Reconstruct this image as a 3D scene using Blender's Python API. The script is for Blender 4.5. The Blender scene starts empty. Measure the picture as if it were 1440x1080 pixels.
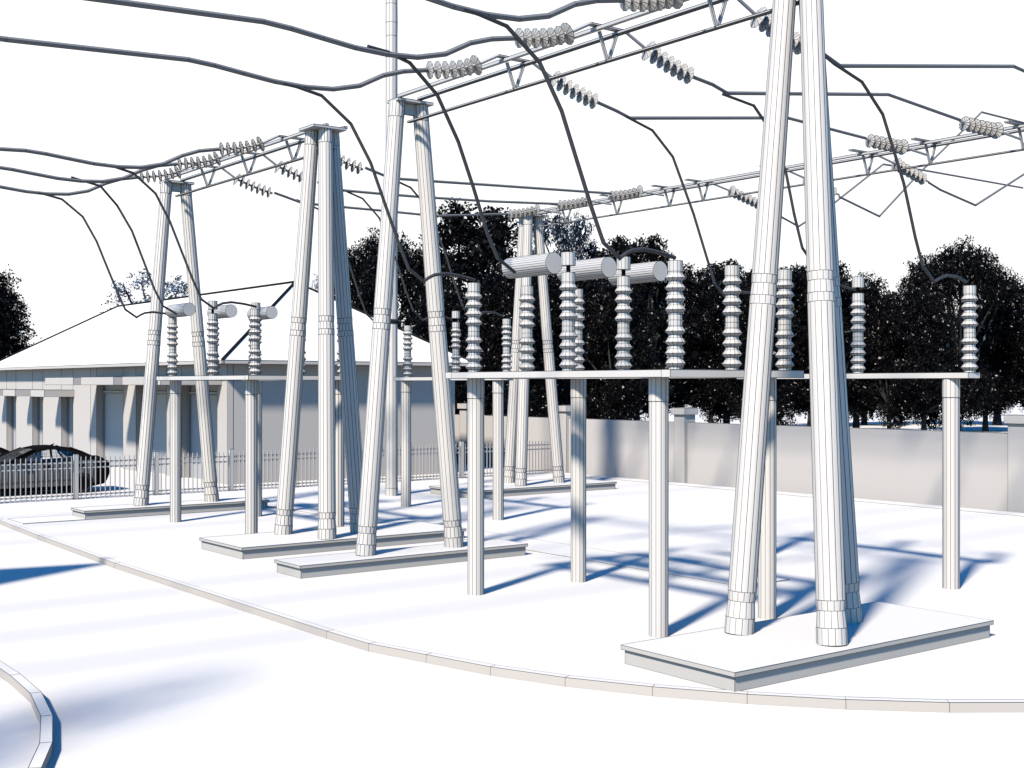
import bpy, math, random
from mathutils import Vector, Matrix, Quaternion
R = math.radians
sc = bpy.context.scene
COL = sc.collection
rnd = random.Random(7)

# ------------------------------------------------------------------ materials
def mat(name, col, rough=0.6, spec=0.3, noise=0.0, scale=3.0, metal=0.0):
    m = bpy.data.materials.new(name); m.use_nodes = True
    nt = m.node_tree; b = nt.nodes['Principled BSDF']
    b.inputs['Base Color'].default_value = (*col, 1)
    b.inputs['Roughness'].default_value = rough
    b.inputs['Specular IOR Level'].default_value = spec
    b.inputs['Metallic'].default_value = metal
    if noise > 0:
        tc = nt.nodes.new('ShaderNodeTexCoord')
        n = nt.nodes.new('ShaderNodeTexNoise'); n.inputs['Scale'].default_value = scale
        n.inputs['Detail'].default_value = 5
        r = nt.nodes.new('ShaderNodeMapRange')
        r.inputs['From Min'].default_value = .3; r.inputs['From Max'].default_value = .7
        r.inputs['To Min'].default_value = 1 - noise; r.inputs['To Max'].default_value = 1 + noise * .3
        mx = nt.nodes.new('ShaderNodeMix'); mx.data_type = 'RGBA'; mx.blend_type = 'MULTIPLY'
        mx.inputs['Factor'].default_value = 1
        mx.inputs['A'].default_value = (*col, 1)
        nt.links.new(tc.outputs['Object'], n.inputs['Vector'])
        nt.links.new(n.outputs['Fac'], r.inputs['Value'])
        nt.links.new(r.outputs['Result'], mx.inputs['B'])
        nt.links.new(mx.outputs['Result'], b.inputs['Base Color'])
    return m

M = {}
M['ground'] = mat('white_ground', (0.243, 0.2385, 0.2367), .9, .1)
M['concrete'] = mat('pale_concrete', (.168, .155, .144), .85, .15)
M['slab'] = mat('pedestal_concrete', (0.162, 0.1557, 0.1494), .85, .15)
M['sunlit_top'] = mat('painted_sunlit_concrete', (0.234, 0.2304, 0.2268), .85, .15)  # paler copy of the concrete: sunlight on upward faces put into the colour
M['pole'] = mat('painted_steel_pole', (.205, .196, .189), .55, .3)
M['steel'] = mat('galvanised_steel', (0.1683, 0.1665, 0.1665), .5, .35)
M['porcelain'] = mat('porcelain', (.182, .177, .174), .4, .4)
M['disc'] = mat('glazed_disc', (.16, .156, .152), .45, .3)
M['wall'] = mat('plaster_wall', (0.171, 0.1629, 0.1584), .9, .1)
M['roof'] = mat('white_roof', (0.27, 0.2691, 0.2655), .8, .15)
M['cable'] = mat('aluminium_cable', (.055, .056, .06), .5, .3)
M['lead'] = mat('dark_down_lead', (0.01, 0.01, 0.011), .5, .3)
M['line'] = mat('seam_line', (0.012, 0.012, 0.013), .8, .1)
M['chord_shade'] = mat('painted_chord_shade', (.004, .0042, .005), .6, .2)  # near-black: shade on the beam undersides put into the colour
M['dark'] = mat('black_trim', (.003, .003, .0035), .8, .05)
M['door'] = mat('door_panel', (0.1395, 0.1413, 0.1494), .6, .25)
M['bark'] = mat('dark_bark', (.012, .012, .013), .9, .1)
M['tyre'] = mat('tyre_rubber', (.006, .006, .006), .8, .1)

def leaf_mat(name, base, pale, frac):
    m = bpy.data.materials.new(name); m.use_nodes = True
    nt = m.node_tree; b = nt.nodes['Principled BSDF']
    g = nt.nodes.new('ShaderNodeNewGeometry')
    cr = nt.nodes.new('ShaderNodeValToRGB'); cr.color_ramp.interpolation = 'CONSTANT'
    e = cr.color_ramp.elements
    e[0].position = 0; e[0].color = (*base, 1)
    e[1].position = 1 - frac; e[1].color = (*pale, 1)
    x = e.new(1 - frac * 3); x.color = (base[0] * 3, base[1] * 3, base[2] * 3.4, 1)
    nt.links.new(g.outputs['Random Per Island'], cr.inputs['Fac'])
    nt.links.new(cr.outputs['Color'], b.inputs['Base Color'])
    b.inputs['Roughness'].default_value = .5
    b.inputs['Specular IOR Level'].default_value = .03
    return m
M['leaf'] = leaf_mat('dark_leaves', (.0012, .0012, .0015), (.13, .125, .12), .022)
M['leaf_light'] = leaf_mat('thin_leaves', (.004, .006, .010), (.24, .27, .30), .11)

M['leaf_pale'] = leaf_mat('pale_leaves', (.012, .018, .028), (.26, .29, .33), .15)

def glass_mat():
    m = bpy.data.materials.new('car_glass'); m.use_nodes = True
    nt = m.node_tree; nt.nodes.clear()
    o = nt.nodes.new('ShaderNodeOutputMaterial'); mx = nt.nodes.new('ShaderNodeMixShader')
    t = nt.nodes.new('ShaderNodeBsdfTransparent'); t.inputs['Color'].default_value = (.97, .98, .98, 1)
    g = nt.nodes.new('ShaderNodeBsdfGlossy'); g.inputs['Roughness'].default_value = .05
    mx.inputs['Fac'].default_value = .06
    nt.links.new(t.outputs[0], mx.inputs[1]); nt.links.new(g.outputs[0], mx.inputs[2])
    nt.links.new(mx.outputs[0], o.inputs[0])
    return m
M['glass'] = glass_mat()

def car_mat(name, a, c, scale):
    # body paint crossed by dense black contour lines
    m = bpy.data.materials.new(name); m.use_nodes = True
    nt = m.node_tree; b = nt.nodes['Principled BSDF']
    tc = nt.nodes.new('ShaderNodeTexCoord')
    w = nt.nodes.new('ShaderNodeTexWave'); w.inputs['Scale'].default_value = scale
    w.inputs['Distortion'].default_value = 1.5; w.inputs['Detail'].default_value = 1
    cr = nt.nodes.new('ShaderNodeValToRGB')
    cr.color_ramp.elements[0].position = .45; cr.color_ramp.elements[0].color = (*a, 1)
    cr.color_ramp.elements[1].position = .6; cr.color_ramp.elements[1].color = (*c, 1)
    nt.links.new(tc.outputs['Object'], w.inputs['Vector'])
    nt.links.new(w.outputs['Fac'], cr.inputs['Fac']); nt.links.new(cr.outputs['Color'], b.inputs['Base Color'])
    b.inputs['Roughness'].default_value = .45
    return m
M['carside'] = car_mat('car_panel_lines', (.006, .006, .0065), (.048, .047, .046), 3.4)
M['carbody'] = mat('car_body_dark', (.0025, .0025, .0027), .9, .0)
M['cabin'] = mat('pale_seat_cover', (.55, .55, .55), .9, .1)

# ------------------------------------------------------------------ mesh builder
ORG = {}
class MB:
    def __init__(s, lw=.009):
        s.v = []; s.f = []; s.sm = []; s.mi = []; s.lw = lw
    def quad(s, *idx, sm=False, mi=0):
        s.f.append(idx); s.sm.append(sm); s.mi.append(mi)
    def poly(s, pts, mi=0, edge=False):
        n = len(s.v); s.v += [tuple(p) for p in pts]; s.quad(*range(n, n + len(pts)), mi=mi)
        if edge:
            for i in range(len(pts)): s.line(pts[i], pts[(i + 1) % len(pts)])
    def line(s, p, q, w=None, dash=0):
        p = Vector(p); q = Vector(q); d = q - p; L = d.length
        if L < 1e-5: return
        if dash and L > dash * 1.6:
            k = int(L / dash); o = rnd.random()
            for i in range(-1, k):
                a = max(0, (i + o) / k); b = min(1, (i + o + .86) / k)
                if b > a: s.line(p + d * a, p + d * b, w)
            return
        w = (w or s.lw) * .5
        d /= L
        u = d.orthogonal().normalized(); x = d.cross(u)
        n = len(s.v)
        for c in (p, q):
            for k in range(3):
                a = k * 2.0944 + .5
                s.v.append(tuple(c + (u * math.cos(a) + x * math.sin(a)) * w))
        for k in range(3):
            j = (k + 1) % 3
            s.quad(n + k, n + j, n + 3 + j, n + 3 + k, mi=1)
    def box(s, x0, x1, y0, y1, z0, z1, edge=True, mi=0, top=None):
        P = [(x, y, z) for z in (z0, z1) for y in (y0, y1) for x in (x0, x1)]
        n = len(s.v); s.v += P
        for q in ((0, 2, 3, 1), (4, 5, 7, 6), (0, 1, 5, 4), (2, 6, 7, 3), (0, 4, 6, 2), (1, 3, 7, 5)):
            s.quad(*[n + i for i in q], mi=top if top is not None and q[0] == 4 else mi)
        if edge:
            for i, j in ((0, 1), (2, 3), (4, 5), (6, 7), (0, 2), (1, 3), (4, 6), (5, 7), (0, 4), (1, 5), (2, 6), (3, 7)):
                s.line(P[i], P[j])
    def bar(s, p, q, w, h, edge=True, up=(0, 0, 1)):
        p = Vector(p); q = Vector(q); d = (q - p).normalized()
        x = d.cross(Vector(up))
        if x.length < 1e-4: x = d.orthogonal()
        x.normalize(); y = x.cross(d)
        C = []
        for c in (p, q):
            for (i, j) in ((-1, -1), (1, -1), (1, 1), (-1, 1)):
                C.append(c + x * (w / 2 * i) + y * (h / 2 * j))
        n = len(s.v); s.v += [tuple(c) for c in C]
        for k in range(4):
            j = (k + 1) % 4; s.quad(n + k, n + j, n + 4 + j, n + 4 + k)
        s.quad(n + 3, n + 2, n + 1, n); s.quad(n + 4, n + 5, n + 6, n + 7)
        if edge:
            for k in range(4):
                j = (k + 1) % 4
                s.line(C[k], C[4 + k]); s.line(C[k], C[j]); s.line(C[4 + k], C[4 + j])
    def lathe(s, p, d, prof, n=24, cols=12, rings=None, dash=0, cap0=False, cap1=True, smooth=True, stagger=False, mi=0):
        p = Vector(p); d = Vector(d).normalized()
        u = Vector((1, 0, 0)); u = (u - d * u.dot(d))
        if u.length < .2: u = Vector((0, 1, 0)) - d * d.y
        u.normalize(); x = d.cross(u)
        def pt(t, r, a): return p + d * t + (u * math.cos(a) + x * math.sin(a)) * r
        for b in range(len(prof) - 1):
            (t0, r0), (t1, r1) = prof[b], prof[b + 1]
            k0 = len(s.v)
            for (t, r) in ((t0, r0), (t1, r1)):
                for k in range(n): s.v.append(tuple(pt(t, r, 2 * math.pi * k / n)))
            for k in range(n):
                j = (k + 1) % n
                s.quad(k0 + k, k0 + j, k0 + n + j, k0 + n + k, sm=smooth, mi=mi)
            if cols:
                off = math.pi / cols * (b % 2) if stagger else 0
                for k in range(cols):
                    a = 2 * math.pi * k / cols + off
                    s.line(pt(t0, r0, a), pt(t1, r1, a), dash=dash)
        for i in (rings if rings is not None else range(len(prof))):
            t, r = prof[i]
            m = max(n, 12)
            for k in range(m):
                s.line(pt(t, r, 2 * math.pi * k / m), pt(t, r, 2 * math.pi * (k + 1) / m))
        for flag, (t, r), rev in ((cap0, prof[0], True), (cap1, prof[-1], False)):
            if flag:
                k0 = len(s.v); s.v += [tuple(pt(t, r, 2 * math.pi * k / n)) for k in range(n)]
                s.quad(*(range(k0 + n - 1, k0 - 1, -1) if rev else range(k0, k0 + n)), mi=mi)
    def tube(s, pts, r, n=8, long_lines=4, joints=True):
        pts = [Vector(p) for p in pts]
        rings = []
        prev = None
        for i, p in enumerate(pts):
            d0 = (p - pts[i - 1]).normalized() if i else None
            d1 = (pts[i + 1] - p).normalized() if i < len(pts) - 1 else None
            d = ((d0 or d1) + (d1 or d0)).normalized()
            u = Vector((0, 1, 0)) if prev is None else prev
            u = (u - d * u.dot(d)).normalized(); prev = u; x = d.cross(u)
            f = 1 / max(.6, d.dot(d1 or d0))
            ring = [p + (u * math.cos(2 * math.pi * k / n) + x * math.sin(2 * math.pi * k / n) * f) * r for k in range(n)]
            rings.append(ring)
        for i in range(len(rings) - 1):
            k0 = len(s.v); s.v += [tuple(q) for q in rings[i] + rings[i + 1]]
            for k in range(n):
                j = (k + 1) % n; s.quad(k0 + k, k0 + j, k0 + n + j, k0 + n + k, sm=True)
            if long_lines:
                for k in range(0, n, max(1, n // long_lines)): s.line(rings[i][k], rings[i + 1][k])
        if joints:
            for ring in rings:
                for k in range(n): s.line(ring[k], ring[(k + 1) % n])
        for ring, rev in ((rings[0], 1), (rings[-1], 0)):
            k0 = len(s.v); s.v += [tuple(q) for q in ring]
            s.quad(*(range(k0 + n - 1, k0 - 1, -1) if rev else range(k0, k0 + n)))
    def build(s, name, m, parent=None, m2=None, m3=None):
        o = ORG.get(parent.name, (0, 0, 0)) if parent else (0, 0, 0)
        me = bpy.data.meshes.new(name)
        me.from_pydata([(x - o[0], y - o[1], z - o[2]) for x, y, z in s.v], [], s.f)
        me.materials.append(m); me.materials.append(m2 or M['line'])
        if m3: me.materials.append(m3)
        me.polygons.foreach_set('material_index', s.mi)
        me.polygons.foreach_set('use_smooth', s.sm)
        me.update()
        ob = bpy.data.objects.new(name, me); COL.objects.link(ob)
        if parent:
            ob.parent = parent; ORG[ob.name] = o
        return ob

def thing(name, label, cat, loc=(0, 0, 0), group=None, rz=0):
    o = bpy.data.objects.new(name, None); COL.objects.link(o)
    o.location = loc; o.rotation_euler = (0, 0, rz); o.empty_display_size = .2
    ORG[o.name] = tuple(loc)
    o['label'] = label; o['category'] = cat
    if group: o['group'] = group
    return o
def tag(o, label, cat, group=None):
    o['label'] = label; o['category'] = cat
    if group: o['group'] = group
    return o
def struct(o, kind='structure'):
    o['kind'] = kind; return o
def dup(root, loc, label=None, group=None):
    r = root.copy(); COL.objects.link(r); r.location = loc
    if label: r['label'] = label
    if group: r['group'] = group
    for ch in root.children:
        c = ch.copy(); COL.objects.link(c); c.parent = r
        for g in ch.children:
            d = g.copy(); COL.objects.link(d); d.parent = c
    return r

# ------------------------------------------------------------------ ground, kerbs, path
g = MB(); N = 72
g.poly([(400 * math.cos(2 * math.pi * k / N) + 30, 400 * math.sin(2 * math.pi * k / N) + 30, -.1) for k in range(N)])
struct(g.build('ground', M['ground']))

kerb_o = [(8.62, 36.0), (8.62, 31.9), (8.43, 28.1), (8.24, 22.9), (8.22, 14.88), (8.25, 13.84), (8.47, 12.85), (8.7, 11.84), (9.05, 10.9),
          (9.53, 9.99), (10.1, 9.14), (10.75, 8.36), (11.5, 7.63), (12.35, 7.0), (13.3, 6.45), (14.4, 6.0), (15.6, 5.7), (17, 5.5), (24, 5.2), (29.7, 5.1)]
def offset(pl, w):
    out = []
    for i, p in enumerate(pl):
        a = Vector(pl[max(0, i - 1)]); b = Vector(pl[min(len(pl) - 1, i + 1)])
        d = (b - a).normalized(); out.append((p[0] - d.y * w, p[1] + d.x * w))
    return out
def kerb(outer, inner, z0, z1, lw=.007):
    k = MB(lw)
    for i in range(len(outer) - 1):
        o0, o1, i0, i1 = outer[i], outer[i + 1], inner[i], inner[i + 1]
        T = [(*o0, z1), (*o1, z1), (*i1, z1), (*i0, z1)]; B = [(x, y, z0) for x, y, _ in T]
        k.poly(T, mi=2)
        for a in range(4):
            b = (a + 1) % 4; k.poly([B[a], B[b], T[b], T[a]])
        k.line(T[0], T[1]); k.line(T[3], T[2]); k.line(T[0], T[3]); k.line(B[0], T[0])
        k.line(B[0], B[1], w=.003)
    return struct(k.build('kerb', M['concrete'], m3=M['sunlit_top']))  # kerb tops coloured lighter to look sunlit
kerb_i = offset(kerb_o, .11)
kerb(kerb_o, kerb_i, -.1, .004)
y = MB()
y.poly([(x, yy, 0) for x, yy in kerb_i + [(29.7, 36.2), (29.7, 110), (-60, 110), (-60, 36.0)]])
struct(y.build('yard', M['ground']))
ko = [(4.24, 26), (4.24, 20.5), (4.24, 15.64), (4.23, 14.78), (4.16, 13.78), (3.96, 12.75), (3.66, 11.79), (3.34, 11.06), (2.9, 10.25), (2.3, 9.5), (1.6, 8.9)]
kerb(ko, offset(ko, -.11), -.1, .004)

p = MB(.010)
def slab(mb, x0, x1, y0, y1, z0, z1):
    mb.box(x0, x1, y0, y1, z0, z1)
slab(p, 15.32, 16.5, 14.0, 30.5, -.01, .022)
slab(p, 8.80, 16.5, 30.502, 31.8, -.01, .022)
struct(p.build('path', M['ground']))
p = MB(.010); slab(p, 28.95, 29.72, 6, 36.1, -.01, .03)
struct(p.build('wall_apron', M['ground']))

# ------------------------------------------------------------------ pedestals
def pedestal(x0, x1, y0, y1, label, lw=.009):
    t = thing('concrete_pedestal', label, 'pedestal', ((x0 + x1) / 2, (y0 + y1) / 2, 0), 'concrete pedestals under the gantry columns')
    o = .034
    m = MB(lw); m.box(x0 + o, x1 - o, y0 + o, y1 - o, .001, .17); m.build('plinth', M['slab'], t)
    m = MB(lw); m.box(x0, x1, y0, y1, .1705, .222, top=2); m.build('top_slab', M['slab'], t, m3=M['sunlit_top'])
    return t
pedestal(10.03, 14.92, 9.25, 11.05, 'large white concrete pedestal nearest the curved kerb, under the biggest three-legged column', .007)
pedestal(10.06, 14.95, 19.13, 20.08, 'narrow white concrete pedestal under the two-legged column in the middle of the yard', .009)
pedestal(10.30, 15.45, 21.90, 23.85, 'white concrete pedestal directly behind the middle one, under the left three-legged column', .010)
pedestal(10.25, 15.15, 30.55, 31.55, 'narrow white concrete pedestal under the leftmost two-legged column before the fence', .012)
pedestal(21.0, 26.6, 29.5, 31.7, 'farthest white concrete pedestal, under the three-legged column before the boundary wall', .013)

# ------------------------------------------------------------------ gantry columns
def leg(mb, b, t, k=1.0):
    b = Vector(b); t = Vector(t); d = t - b; L = d.length
    z = lambda h: (h - b.z) / d.z * L
    prof = [(0, .182 * k), (z(.42), .180 * k), (z(.50), .174 * k), (z(.62), .164 * k), (z(.74), .174 * k),
            (z(4.29), .163 * k), (z(4.40), .161 * k), (z(4.55), .154 * k), (z(4.66), .160 * k),
            (z(8.18), .143 * k), (z(8.28), .146 * k), (L, .144 * k)]
    # stagger: separate lathes so the seams of neighbouring sections do not line up
    secs = [(0, 1), (1, 3), (3, 4), (4, 5), (5, 6), (6, 7), (7, 8), (8, 9), (9, 11)]
    for i, (a, e) in enumerate(secs):
        sub = [(prof[q][0], prof[q][1]) for q in range(a, e + 1)]
        long = e - a == 1 and sub[-1][0] - sub[0][0] > 1
        n = 24
        ph = i % 2
        ring = []
        if i in (1, 3, 5, 7): ring = [0]
        if i in (2, 4, 6, 8): ring = [0]
        mb.lathe(b, d, sub, n, 0, ring, cap1=(i == 8), cap0=False)
        # staggered columns
        cols = 14
        u = Vector((1, 0, 0)); dd = d.normalized(); u = (u - dd * u.dot(dd)).normalized(); x = dd.cross(u)
        for q in range(cols):
            an = 2 * math.pi * (q + .5 * ph) / cols
            e_ = u * math.cos(an) + x * math.sin(an)
            for (t0, r0), (t1, r1) in zip(sub[:-1], sub[1:]):
                mb.line(b + dd * t0 + e_ * r0, b + dd * t1 + e_ * r1, w=mb.lw * ((.85 if mb.lw > .008 else 1.25) if long else 1))

def column(name, label, base, top, plate, lw):
    c = [sum(q[i] for q in base) / len(base) for i in (0, 1)]
    t = thing(name, label, 'column', (c[0], c[1], .222), 'splayed gantry columns')
    for b_, t_ in zip(base, top):
        m = MB(lw); leg(m, (b_[0], b_[1], .223), (t_[0], t_[1], 8.46)); m.build('leg', M['pole'], t)
    m = MB(lw); x0, x1, y0, y1 = plate
    m.box(x0, x1, y0, y1, 8.462, 8.51); m.build('cap_plate', M['steel'], t)
    m = MB(lw)
    xs = [q[0] for q in top]; ys = [q[1] for q in top]
    m.box(min(xs) + .05, max(xs) - .05, sum(ys) / len(ys) - .03, sum(ys) / len(ys) + .03, 8.26, 8.461)
    m.build('cross_tie', M['steel'], t)
    return t
column('two_legged_column', 'white two-legged steel column splayed on the narrow pedestal in the middle of the yard',
       [(11.64, 19.64), (13.58, 19.64)], [(12.31, 19.64), (12.81, 19.64)], (12.22, 12.98, 19.45, 19.83), .010)
column('three_legged_column', 'tallest looking three-legged steel column, nearest the camera and cut off by the top edge',
       [(11.68, 10.70), (13.39, 10.38), (12.05, 9.57)], [(12.36, 10.53), (12.72, 10.47), (12.42, 10.20)], (12.12, 12.92, 9.98, 10.72), .007)
column('three_legged_column', 'white three-legged steel column with a flat cap, left of the middle two-legged column',
       [(11.93, 23.42), (13.36, 22.80), (12.27, 22.19)], [(12.36, 22.96), (12.74, 22.84), (12.47, 22.62)], (12.12, 12.86, 22.46, 23.1), .011)
column('two_legged_column', 'leftmost two-legged steel column, standing between the fence and the insulator platform',
       [(11.87, 31.12), (13.77, 31.08)], [(12.54, 31.1), (13.04, 31.1)], (12.42, 13.2, 30.9, 31.3), .014)
column('three_legged_column', 'farthest three-legged steel column in front of the feathery dark trees',
       [(23.33, 30.2), (25.04, 30.45), (23.75, 31.35)], [(23.85, 30.5), (24.25, 30.55), (23.95, 30.85)], (23.6, 24.5, 30.3, 31.1), .015)

# ------------------------------------------------------------------ gantry beams
def beam(label, ax, y0, y1, lows, ylow, lw, arms):
    """ax: a of the lower chord; lows: list of (b, side) bracket places"""
    t = thing('gantry_beam', label, 'beam', (ax, (y0 + y1) / 2, 8.1), 'lattice gantry beams')
    m = MB(lw); m.bar((ax - .23, y0, 8.545), (ax - .23, y1, 8.545), .06, .05); m.build('upper_chord', M['steel'], t)
    m = MB(lw); m.bar((ax + .2, y0, 8.553), (ax + .2, y1, 8.553), .078, .032); u = m.build('upper_chord', M['steel'], t)
    m = MB(lw); m.bar((ax + .2, y0, 8.529), (ax + .2, y1, 8.529), .086, .012, edge=False); m.build('underside_shade_plate', M['chord_shade'], u)  # thin dark plate painted as the chord's shaded underside
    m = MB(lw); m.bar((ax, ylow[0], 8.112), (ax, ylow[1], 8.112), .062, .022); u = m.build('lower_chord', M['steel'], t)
    m = MB(lw); m.bar((ax, ylow[0], 8.094), (ax, ylow[1], 8.094), .072, .010, edge=False); m.build('underside_shade_plate', M['chord_shade'], u)
    for b in lows:
        m = MB(lw)
        m.bar((ax - .17, b, 8.518), (ax - .018, b, 8.125), .042, .03, up=(0, 1, 0))
        m.bar((ax + .17, b, 8.518), (ax + .018, b, 8.125), .042, .03, up=(0, 1, 0))
        br = m.build('bracket', M['steel'], t)
        m = MB(lw); m.bar((ax - arms[0], b, 8.60), (ax + arms[1], b, 8.60), .11, .025); m.build('cross_arm', M['steel'], br)
    return t
PH2 = [16.33, 14.06, 11.85]
PH1 = [28.9, 26.65, 24.45]
beam('nearest lattice gantry beam, running from the middle two-legged column up to the nearest column', 12.5, 9.95, 19.5, PH2, (10.4, 19.55), .009, (.36, .36))
beam('left lattice gantry beam between the leftmost column and the capped three-legged column', 12.7, 22.55, 31.0, PH1, (22.7, 30.85), .012, (.36, .36))
PH3L = [28.85, 26.6, 24.5]; PH3M = [23.25, 20.7, 18.05]; PH3R = [16.4, 14.2, 11.9]
beam('long far lattice gantry beam running right from the farthest column across the sky', 24.0, 7.5, 31.0, PH3L + PH3M + PH3R, (7.5, 30.2), .013, (.62, .34))

# ------------------------------------------------------------------ insulator strings
def disc_mesh(r, lw):
    m = MB(lw)
    m.lathe((0, 0, -.035), (0, 0, 1), [(0, .03), (.028, r), (.034, r), (.07, .03)], 12, 12, [1], cap0=True, smooth=False)
    o = m.build('glass_disc', M['disc']); me = o.data; bpy.data.objects.remove(o); return me
DM = {k: (disc_mesh(.138, k * 1.35), disc_mesh(.165, k * 1.35)) for k in (.006, .010)}
def string(label, b, pts, rod_end, wire_end, lw, group='insulator strings along the gantry beams'):
    """pts: (a,z) of the discs from the beam outwards"""
    t = thing('insulator_string', label, 'insulator', (pts[0][0], b, pts[0][1]), group)
    L = [Vector((rod_end[0], b, rod_end[1]))] + [Vector((x, b, z)) for x, z in pts] + [Vector((wire_end[0], b, wire_end[1]))]
    m = MB(lw * .7); m.tube(L, .026, 8, 4, False); m.build('rod', M['steel'], t)
    for i, (x, z) in enumerate(pts):
        d = (L[i + 2] - L[i]).normalized()
        if d.x < 0: pass
        o = bpy.data.objects.new('glass_disc', DM[lw][1 if i == 0 else 0]); COL.objects.link(o)
        o.parent = t
        o.location = (x - pts[0][0], 0, z - pts[0][1])
        o.rotation_mode = 'QUATERNION'; o.rotation_quaternion = Quaternion((0, 0, 1), -.17) @ (-d).to_track_quat('Z', 'Y')
    return t
ZL = [8.385, 8.335, 8.285, 8.25, 8.22, 8.195, 8.175]
ZR = [8.395, 8.345, 8.30, 8.255, 8.215, 8.18, 8.15]
ordn = ['farthest', 'middle', 'nearest']
for i, b in enumerate(PH2):
    string('%s of the three pale disc strings on the left side of the nearest beam' % ordn[i], b, [(11.72 - .147 * k, ZL[k]) for k in range(7)], (12.15, 8.605), (10.78, 8.165), .006)
    string('%s of the three disc strings sloping down right from the nearest beam' % ordn[i], b, [(13.32 + .145 * k, ZR[k]) for k in range(7)], (12.85, 8.605), (14.3, 8.135), .006)
for i, b in enumerate(PH1):
    string('%s of the three disc strings on the left side of the left beam' % ordn[i], b, [(11.93 - .147 * k, ZL[k]) for k in range(7)], (12.35, 8.605), (10.99, 8.16), .010)
    string('%s of the three disc strings sloping down right from the left beam' % ordn[i], b, [(13.45 + .145 * k, ZR[k] - .03) for k in range(7)], (13.05, 8.605), (14.42, 8.10), .010)
ord3 = ['leftmost', 'middle', 'rightmost']
for i, b in enumerate(PH3L):
    string('%s of the three disc strings pulled left from the far beam above the farthest column' % ord3[i], b - .07, [(22.84 - .162 * k, ZL[k]) for k in range(7)], (23.72, 8.36), (21.75, 8.17), .010)
for i, b in enumerate(PH3M):
    string('%s of the three disc strings hanging on the far side of the far beam' % ord3[i], b, [(25.08 + .17 * k, 8.45 - .04 * k) for k in range(7)], (24.3, 8.60), (26.35, 8.17), .010)
for i, b in enumerate(PH3R):
    string('%s of three disc strings pulled left at the right end of the far beam' % ord3[i], b - .08, [(22.9 - .185 * k, 8.35) for k in range(7)], (23.75, 8.28), (21.62, 8.39), .010)

# ------------------------------------------------------------------ cables
def cable(name, label, pts, r, m, lw=.008, group='overhead cables', nl=4):
    x, y_, z = pts[0]
    t = MB(lw); t.tube(pts, r, 8, nl)
    o = t.build(name, M[m]); tag(o, label, 'cable', group); return o
LN = [(-9, 8.1), (-2, 7.5), (4.5, 7.60), (6.89, 7.72), (7.27, 7.70), (7.71, 7.655), (8.18, 7.61), (8.66, 7.60), (9.13, 7.635), (9.58, 7.75), (9.99, 7.965), (10.35, 8.08), (10.78, 8.165)]
for i, b in enumerate(PH2):
    cable('overhead_cable', '%s of three thick cables coming in from the left to the nearest beam' % ordn[i], [(x, b, z) for x, z in LN], (.034), 'cable', .006)
for i, b in enumerate(PH1):
    cable('overhead_cable', '%s of three thick cables coming in from the left edge to the left beam' % ordn[i], [(x + .2, b, z - .02 * (x < 10)) for x, z in LN], .034, 'cable', .009)
R2 = {0: [(14.3, 8.135), (14.72, 8.05), (15.04, 7.965), (19.2, 8.50), (21.62, 8.39)],
      1: [(14.3, 8.135), (14.73, 8.08), (15.07, 7.99), (19.35, 8.57), (21.62, 8.40)],
      2: [(14.3, 8.135), (14.71, 8.11), (15.1, 7.99), (19.69, 8.68), (20.3, 8.62), (21.62, 8.39)]}
for i, b in enumerate(PH2):
    bb = PH3R[i] - .08
    S = R2[i]; n = len(S) - 1
    cable('overhead_cable', '%s of three cables from the nearest beam to the far beam\'s right end' % ordn[i],
          [(x, b + (bb - b) * max(0, (x - 15) / 6.62), z) for x, z in S], .029, 'cable', .007)
R1 = {0: [(14.42, 8.10), (14.76, 8.02), (15.2, 7.91), (16.38, 7.91), (17.54, 7.915), (19.25, 7.91), (20.88, 8.08), (21.75, 8.17)],
      1: [(14.42, 8.08), (15.1, 7.95), (16.16, 7.965), (17.25, 7.99), (19.46, 8.07), (21.75, 8.2)],
      2: [(14.42, 8.12), (14.94, 7.99), (15.25, 7.96), (16.31, 8.0), (17.72, 8.06), (21.75, 8.22)]}
for i, b in enumerate(PH1):
    cable('overhead_cable', '%s of three thin cables crossing behind the middle column to the far beam' % ordn[i],
          [(x, b - .12, z) for x, z in R1[i]], .029, 'cable', .009)
FW = {0: [(26.35, 8.12), (27.15, 7.91), (27.81, 7.72), (29.18, 8.4), (31.66, 9.87), (33.65, 9.9), (39.24, 9.88)],
      1: [(26.35, 8.12), (28.02, 7.75), (29.88, 9.14), (32.79, 11.14), (34.84, 11.11), (41, 11.0)],
      2: [(26.35, 8.15), (26.82, 8.02), (28.32, 7.77), (30.53, 8.77), (33, 9.95), (40, 9.9)]}
for i, b in enumerate(PH3M):
    cable('overhead_cable', '%s of three bent thin cables zigzagging in the sky beyond the far beam' % ord3[i], [(x, b, z) for x, z in FW[i]], .026, 'cable', .010)

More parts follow.
